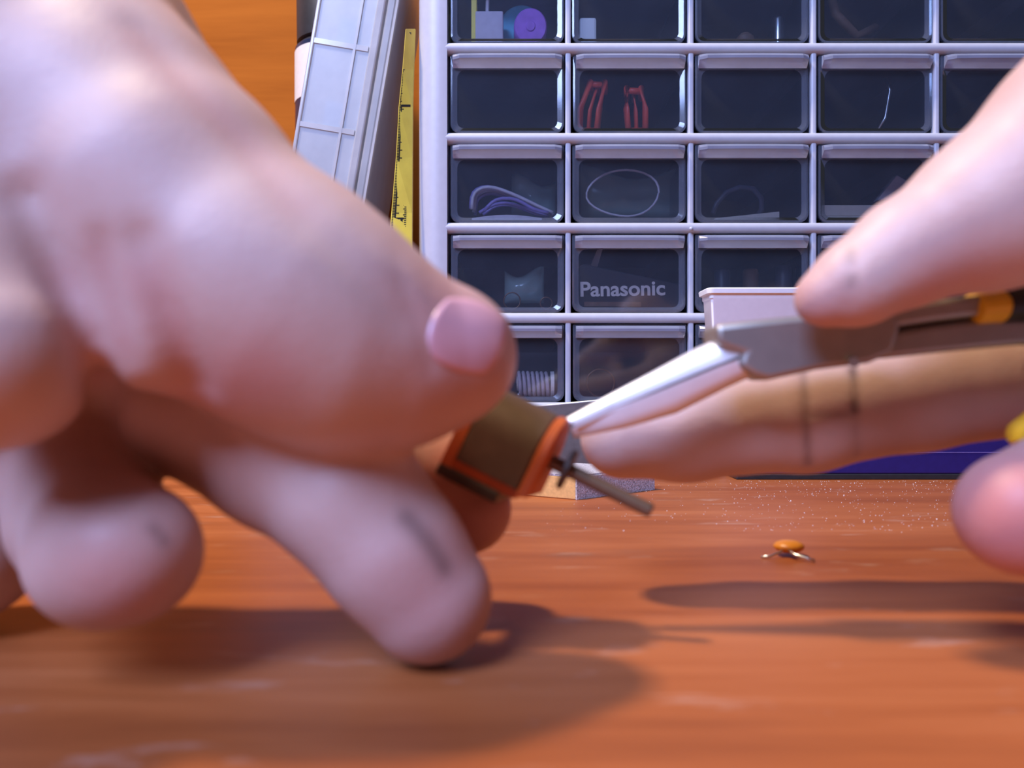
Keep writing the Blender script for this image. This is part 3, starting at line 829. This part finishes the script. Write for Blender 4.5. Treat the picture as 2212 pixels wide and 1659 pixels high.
# ---- left hand
LH = Body()
LH.chain([(968, 768, 118, 150), (870, 772, 116, 188), (760, 745, 114, 222), (640, 670, 113, 248)], 5)   # thumb end
LH.chain([(640, 670, 113, 246), (500, 585, 113, 266), (360, 455, 115, 292), (220, 310, 119, 300), (0, 70, 126, 330)], 8)  # thumb root
LH.chain([(835, 635, 128, 60), (610, 455, 130, 105), (390, 250, 134, 125), (170, -40, 140, 170)], 4)       # back of the hand behind
LH.chain([(-10, 770, 98, 205), (-80, 600, 104, 240), (-160, 200, 114, 330)], 7)                               # heel of the thumb
LH.chain([(325, 735, 103, 92), (300, 560, 106, 120)], 6)                                                        # fold
LH.chain([(0, 70, 126, 330), (-300, -150, 122, 330)], 8)
LH.chain([(-88.0, 122.0, 92.0, 23.0, True), (-140.0, 105.0, 76.0, 27.0, True), (-250.0, 50.0, 52.0, 34.0, True)], 10)   # wrist and forearm
LH.chain([(120, 700, 136, 190), (420, 800, 138, 165)], 8)                                                     # palm
LH.chain([(-120, 780, 126, 230), (120, 700, 136, 190)], 8)
LH.chain([(925, 1292, 120, 138), (850, 1190, 120, 148), (760, 1080, 121, 155), (600, 985, 124, 150), (420, 880, 130, 150)], 3)  # middle finger
LH.chain([(1008, 1098, 146, 98), (930, 1030, 146, 104), (760, 950, 144, 110), (560, 860, 140, 130), (420, 800, 138, 150)], 2)     # index finger behind
LH.chain([(285, 1195, 110, 148), (235, 1190, 112, 156), (190, 1120, 122, 150), (150, 1000, 132, 150), (110, 860, 134, 160)], 2)     # ring finger
LH.chain([(-70, 1190, 134, 150), (-80, 1080, 138, 170), (-60, 900, 138, 190)], 2)                               # little finger
LH.mark([(60, 420), (150, 620), (212, 800), (205, 880)], 1.5, 2.4)
LH.mark([(190, 740), (214, 830), (205, 880)], 1.2, 1.8)
LH.mark([(215, 520), (255, 680), (275, 770)], 0.8, 1.6)
LH.mark([(310, 520), (365, 680), (425, 830)], 1.2, 2.2)
LH.mark([(300, 60), (480, 260), (640, 440), (790, 600), (870, 680)], 0.6, 2.6)
LH.mark([(870, 610), (905, 690), (930, 790)], 0.35, 1.2)
left = empty('left_hand', (*P(500, 900, 110)[:2], 20.0))
body_mesh('hand', LH, 0.85, left,
          flush_and_shade=[([(1000, 720, 106)], 11, 0.55), ([(930, 1300, 100)], 12, 0.45), ([(1008, 1100, 135)], 14, 0.7), ([(250, 1260, 90)], 9, 0.5), ([(560, 810), (430, 850)], 6, 0.45), ([(140, 600), (212, 800)], 3, 0.4), ([(310, 600), (365, 700), (425, 830)], 3.5, 0.4), ([(300, 90), (480, 260), (640, 440)], 3.5, 0.22), ([(215, 560), (265, 740)], 2.5, 0.3)],
          dirt_and_creases=[([(880, 1120, 100.5), (925, 1170, 100.5), (960, 1225, 100.5)], 1.6, 0.55), ([(330, 1140, 90), (355, 1170, 90)], 1.0, 0.4)])


def nail(fn, cx, cy, hw, hh, rot, parent, lift=0.25):
    n = 12; vs = []; fs = []; ca, sa = math.cos(rot), math.sin(rot)
    for j in range(n + 1):
        for i in range(n + 1):
            u, v = -1 + 2 * i / n, -1 + 2 * j / n
            # squircle
            uu = u * math.sqrt(1 - v * v * 0.38); vv = v * math.sqrt(1 - u * u * 0.38)
            px = cx + hw * uu * ca - hh * vv * sa; py = cy + hw * uu * sa + hh * vv * ca
            q = raycast(fn, px, py); g = np.array([fn((q + e)[None])[0] - fn((q - e)[None])[0] for e in np.eye(3) * 0.4]); g /= np.linalg.norm(g) + 1e-9
            vs.append(q + g * lift * (1 - 0.9 * max(abs(u), abs(v)) ** 4))
    m = len(vs); inn = [v + np.array([0, 0.5, 0]) for v in vs]
    for j in range(n):
        for i in range(n):
            a = j * (n + 1) + i; fs.append((a, a + 1, a + n + 2, a + n + 1))
    ring = [i for i in range(n + 1)] + [j * (n + 1) + n for j in range(1, n + 1)] + [n * (n + 1) + i for i in range(n - 1, -1, -1)] + [j * (n + 1) for j in range(n - 1, 0, -1)]
    k = m; vs2 = vs + [vs[i] + np.array([0, 0.7, 0]) for i in ring]
    for a in range(len(ring)): fs.append((ring[a], k + a, k + (a + 1) % len(ring), ring[(a + 1) % len(ring)]))
    return MB().add(vs2, fs).build('thumbnail', M['nail'], parent, smooth=True)


nail(LH, 1008, 726, 84, 80, math.radians(20), left, 0.05)
settle(left); left['label'] = 'left hand, nearest the camera, pinching a small motor between thumb and finger'; left['category'] = 'hand'

# ---- right hand
RH = Body()
RH.chain([(1778, 645, 126, 62), (1850, 612, 126, 88), (1960, 545, 126, 112), (2140, 460, 125, 165), (2370, 300, 122, 222), (2650, 80, 118, 300)], 4)   # thumb
RH.chain([(1345, 943, 159, 92), (1480, 930, 160, 106), (1740, 900, 160, 116), (1980, 848, 159, 122), (2250, 798, 154, 138), (2600, 640, 140, 190)], 2.5)  # index finger
RH.chain([(2205, 1108, 120, 134), (2300, 1080, 122, 138), (2600, 900, 126, 160), (2800, 640, 126, 220)], 3)      # middle finger
RH.chain([(2430, 1190, 124, 120), (2540, 1120, 126, 130), (2760, 900, 128, 160), (2850, 640, 128, 220)], 2.5)      # ring finger
RH.chain([(2660, 1200, 126, 105), (2760, 1120, 128, 115), (2920, 900, 130, 150), (2950, 640, 130, 210)], 2.5)      # little finger
RH.chain([(2650, 80, 118, 300), (2750, 300, 122, 320), (2750, 640, 128, 260)], 6)
RH.chain([(130.0, 118.0, 75.0, 27.0, True), (190.0, 60.0, 90.0, 28.0, True), (260.0, -30.0, 105.0, 33.0, True)], 9)
RH.mark([(1833, 545), (1838, 600), (1838, 665)], 0.45, 0.9)
RH.mark([(1733, 800), (1738, 900), (1745, 1000)], 0.25, 0.9)
RH.mark([(1842, 790), (1846, 890), (1850, 980)], 0.25, 0.9)
RH.mark([(1740, 897), (1845, 893)], 0.3, 0.7)
right = empty('right_hand', (*P(2300, 900, 130)[:2], 20.0))
body_mesh('hand', RH, 0.85, right,
          flush_and_shade=[([(2190, 1120, 112)], 16, 1.0), ([(1760, 670, 120)], 8, 0.35), ([(2050, 600, 115)], 8, 0.3)],  # lower fingertip fully reddened, its shade painted into the skin colour
          dirt_and_creases=[([(1838, 540, 119), (1838, 565, 119)], 0.9, 0.30), ([(1843, 598, 118), (1838, 612, 118)], 0.8, 0.35),  # darker lines along the thumb and index finger creases
                ([(1735, 800, 148), (1740, 900, 147), (1745, 1000, 149)], 0.9, 0.5), ([(1842, 800, 148), (1845, 885, 146)], 1.0, 0.85), ([(1845, 885, 146), (1850, 980, 150)], 1.0, 0.2), ([(1740, 898, 147), (1842, 893, 146)], 0.8, 0.4)])
settle(right); right['label'] = 'right hand at the picture edge gripping the pliers, thumb on top'; right['category'] = 'hand'

# ------------------------------------------------------------------ pliers
pr = empty('pliers', (*P(1800, 780, 143)[:2], 40.0)); Zj = 139.0


def dring(top, bot, depth, n=9, flat='bot', z=Zj):
    """D-shaped cross-section between two pixels: flat on one side, half round on the other"""
    a, b = P(*top, z), P(*bot, z); c = b if flat == 'bot' else a; e = a if flat == 'bot' else b
    return [c + (e - c) * math.sin(math.pi * k / (n - 1)) ** 0.8 + np.array([0, -1, 0]) * depth * math.cos(math.pi * k / (n - 1)) for k in range(n)]


up = [((1222, 904), (1238, 917), .7), ((1300, 861), (1322, 881), 1.6), ((1400, 808), (1430, 834), 2.6), ((1500, 754), (1535, 789), 3.6), ((1560, 728), (1610, 760), 4.2)]
lo_ = [((1234, 925), (1240, 946), .7), ((1330, 882), (1350, 925), 1.6), ((1440, 836), (1462, 893), 2.6), ((1545, 792), (1570, 838), 3.6), ((1610, 768), (1640, 806), 4.2)]
autosmooth(MB().loft([dring(a, b, d, flat='bot') for a, b, d in up]).build('upper_jaw', M['ground'], pr), 50)
autosmooth(MB().loft([dring(a, b, d, flat='top') for a, b, d in lo_]).build('lower_jaw', M['ground'], pr), 50)
gap = [((1240, 914), (1244, 925)), ((1380, 845), (1388, 858)), ((1572, 758), (1580, 772))]
MB().loft([[P(*a, Zj - 1.6), P(*b, Zj - 1.6), P(*b, Zj + 1.6), P(*a, Zj + 1.6)] for a, b in gap]).build('jaw_teeth', M['ground'], pr)


def plate(pix, z, t, name, mat, bevel=1.0):
    return autosmooth(MB().prism([P(x, y, z) for x, y in pix], (0, -t / 2, 0), (0, t / 2, 0)).build(name, mat, pr, bevel=bevel, segs=3), 40)


plate([(1530, 706), (1640, 694), (1760, 682), (1905, 664), (1915, 715), (1900, 765), (1850, 786), (1740, 800), (1640, 822), (1612, 813), (1578, 790), (1590, 765), (1534, 748)], Zj, 10.5, 'joint', M['steel'])
plate([(1890, 668), (2000, 652), (2110, 640), (2110, 684), (2000, 697), (1890, 714)], Zj, 6.5, 'upper_shank', M['steel'])
plate([(1890, 722), (2000, 704), (2110, 690), (2420, 690), (2420, 752), (2212, 744), (2000, 764), (1890, 776)], Zj + 1, 6.5, 'lower_shank', M['steel'])
plate([(1893, 710), (2110, 680), (2110, 694), (1893, 726)], Zj + 0.8, 3.0, 'slot_shade_plate', M['dark_steel'], 0.2)  # added dark plate fills the gap, its colour standing in for shade
MB().tube([P(1845, 782, Zj - 4.5), P(1845, 782, Zj - 6.2)], 0.9, 14).build('rivet', M['glint'], pr)


def ring_px(cx, cy, rv, rd, z, n=16):
    c = P(cx, cy, z); return [c + np.array([0, rd * math.cos(2 * math.pi * k / n), R(rv, z) * math.sin(2 * math.pi * k / n)]) for k in range(n)]


MB().loft([ring_px(2090, 672, 26, 3.2, Zj), ring_px(2096, 671, 36, 4.6, Zj), ring_px(2150, 665, 38, 5.0, Zj)]).build('yellow_collar', M['yellow'], pr, smooth=False)
autosmooth(MB().loft([ring_px(2151, 664, 40, 5.2, Zj), ring_px(2300, 640, 45, 5.6, Zj), ring_px(2700, 600, 55, 6, Zj), ring_px(2900, 600, 40, 5, Zj)]).build('black_sleeve', M['black'], pr))
autosmooth(MB().loft([ring_px(2184, 944, 10, 1.5, Zj - 4), ring_px(2196, 938, 26, 3.2, Zj - 4), ring_px(2240, 915, 36, 4.5, Zj - 3), ring_px(2330, 880, 38, 5, Zj), ring_px(2420, 800, 40, 5, Zj), ring_px(2425, 720, 34, 5, Zj + 1)]).build('lower_grip', M['yellow'], pr))
settle(pr); tag(pr, 'needle-nose pliers with bright jaws, grey joint and yellow-black handles', 'pliers')

# ------------------------------------------------------------------ the small part held in the left hand
mo = empty('small_motor', P(1110, 965, 136))
axu = np.array([0.88, -0.20, -0.42]); axu /= np.linalg.norm(axu)
axw = np.array([0.0, -1.0, 0.0]); axw -= axu * axw.dot(axu); axw /= np.linalg.norm(axw)   # towards the camera
axv = np.cross(axw, axu); axv = axv if axv[2] > 0 else -axv
MC = P(1100, 955, 137)


def L3(u, v, w_): return MC + axu * u + axv * v + axw * w_


def dprof(u, r, vb, n=14):
    pts = [(r * math.sin(math.pi * (k / n - .5)), r * math.cos(math.pi * (k / n - .5))) for k in range(n + 1)]
    return [L3(u, v * 0.98, w_) for w_, v in pts] + [L3(u, vb, r), L3(u, vb, -r)]


autosmooth(MB().loft([dprof(-5.5, 7.6, -5.6), dprof(-5.2, 8.0, -5.8), dprof(5.6, 8.0, -5.8), dprof(6.0, 7.6, -5.6)]).build('can', M['brown_can'], mo))
autosmooth(MB().loft([dprof(6.0, 7.7, -6.2), dprof(6.3, 8.1, -6.4), dprof(7.6, 8.1, -6.4), dprof(8.0, 7.4, -6.0)]).build('end_plate', M['phenolic'], mo))
autosmooth(MB().loft([dprof(-7.6, 7.9, -8.2), dprof(-5.6, 7.9, -8.2)]).build('end_plate', M['phenolic'], mo))
MB().prism([L3(-5.6, -5.9, 7.7), L3(6.0, -5.9, 7.7), L3(6.0, -7.4, 7.7), L3(-5.6, -7.4, 7.7)], (0, 0, 0), axw * -15.4).build('winding_edge', M['phenolic'], mo)
MB().prism([L3(-7.6, -7.5, 8.2), L3(3.6, -7.5, 8.2), L3(3.6, -9.4, 8.2), L3(-7.6, -9.4, 8.2)], (0, 0, 0), axw * -16.4).build('base_bar', M['dark_steel'], mo, bevel=0.3)
MB().tube([L3(8.0, 0.2, 0), L3(26.2, 0.2, 0), L3(26.6, 0.2, 0)], [1.25, 1.25, 1.0], 16).build('shaft', M['shaft'], mo)
MB().tube([L3(10.6, 0.2, 0), L3(11.4, 0.2, 0)], [3.6, 3.6], 18).build('washer', M['dark_steel'], mo)
MB().tube([L3(-8.0, 4.5, 5.5), L3(-12.0, 4.2, 6.0)], [0.9, 0.9], 10).build('terminal', M['glint'], mo)
settle(mo); tag(mo, 'small brown cylindrical motor with orange end plates and a thin shaft', 'motor')
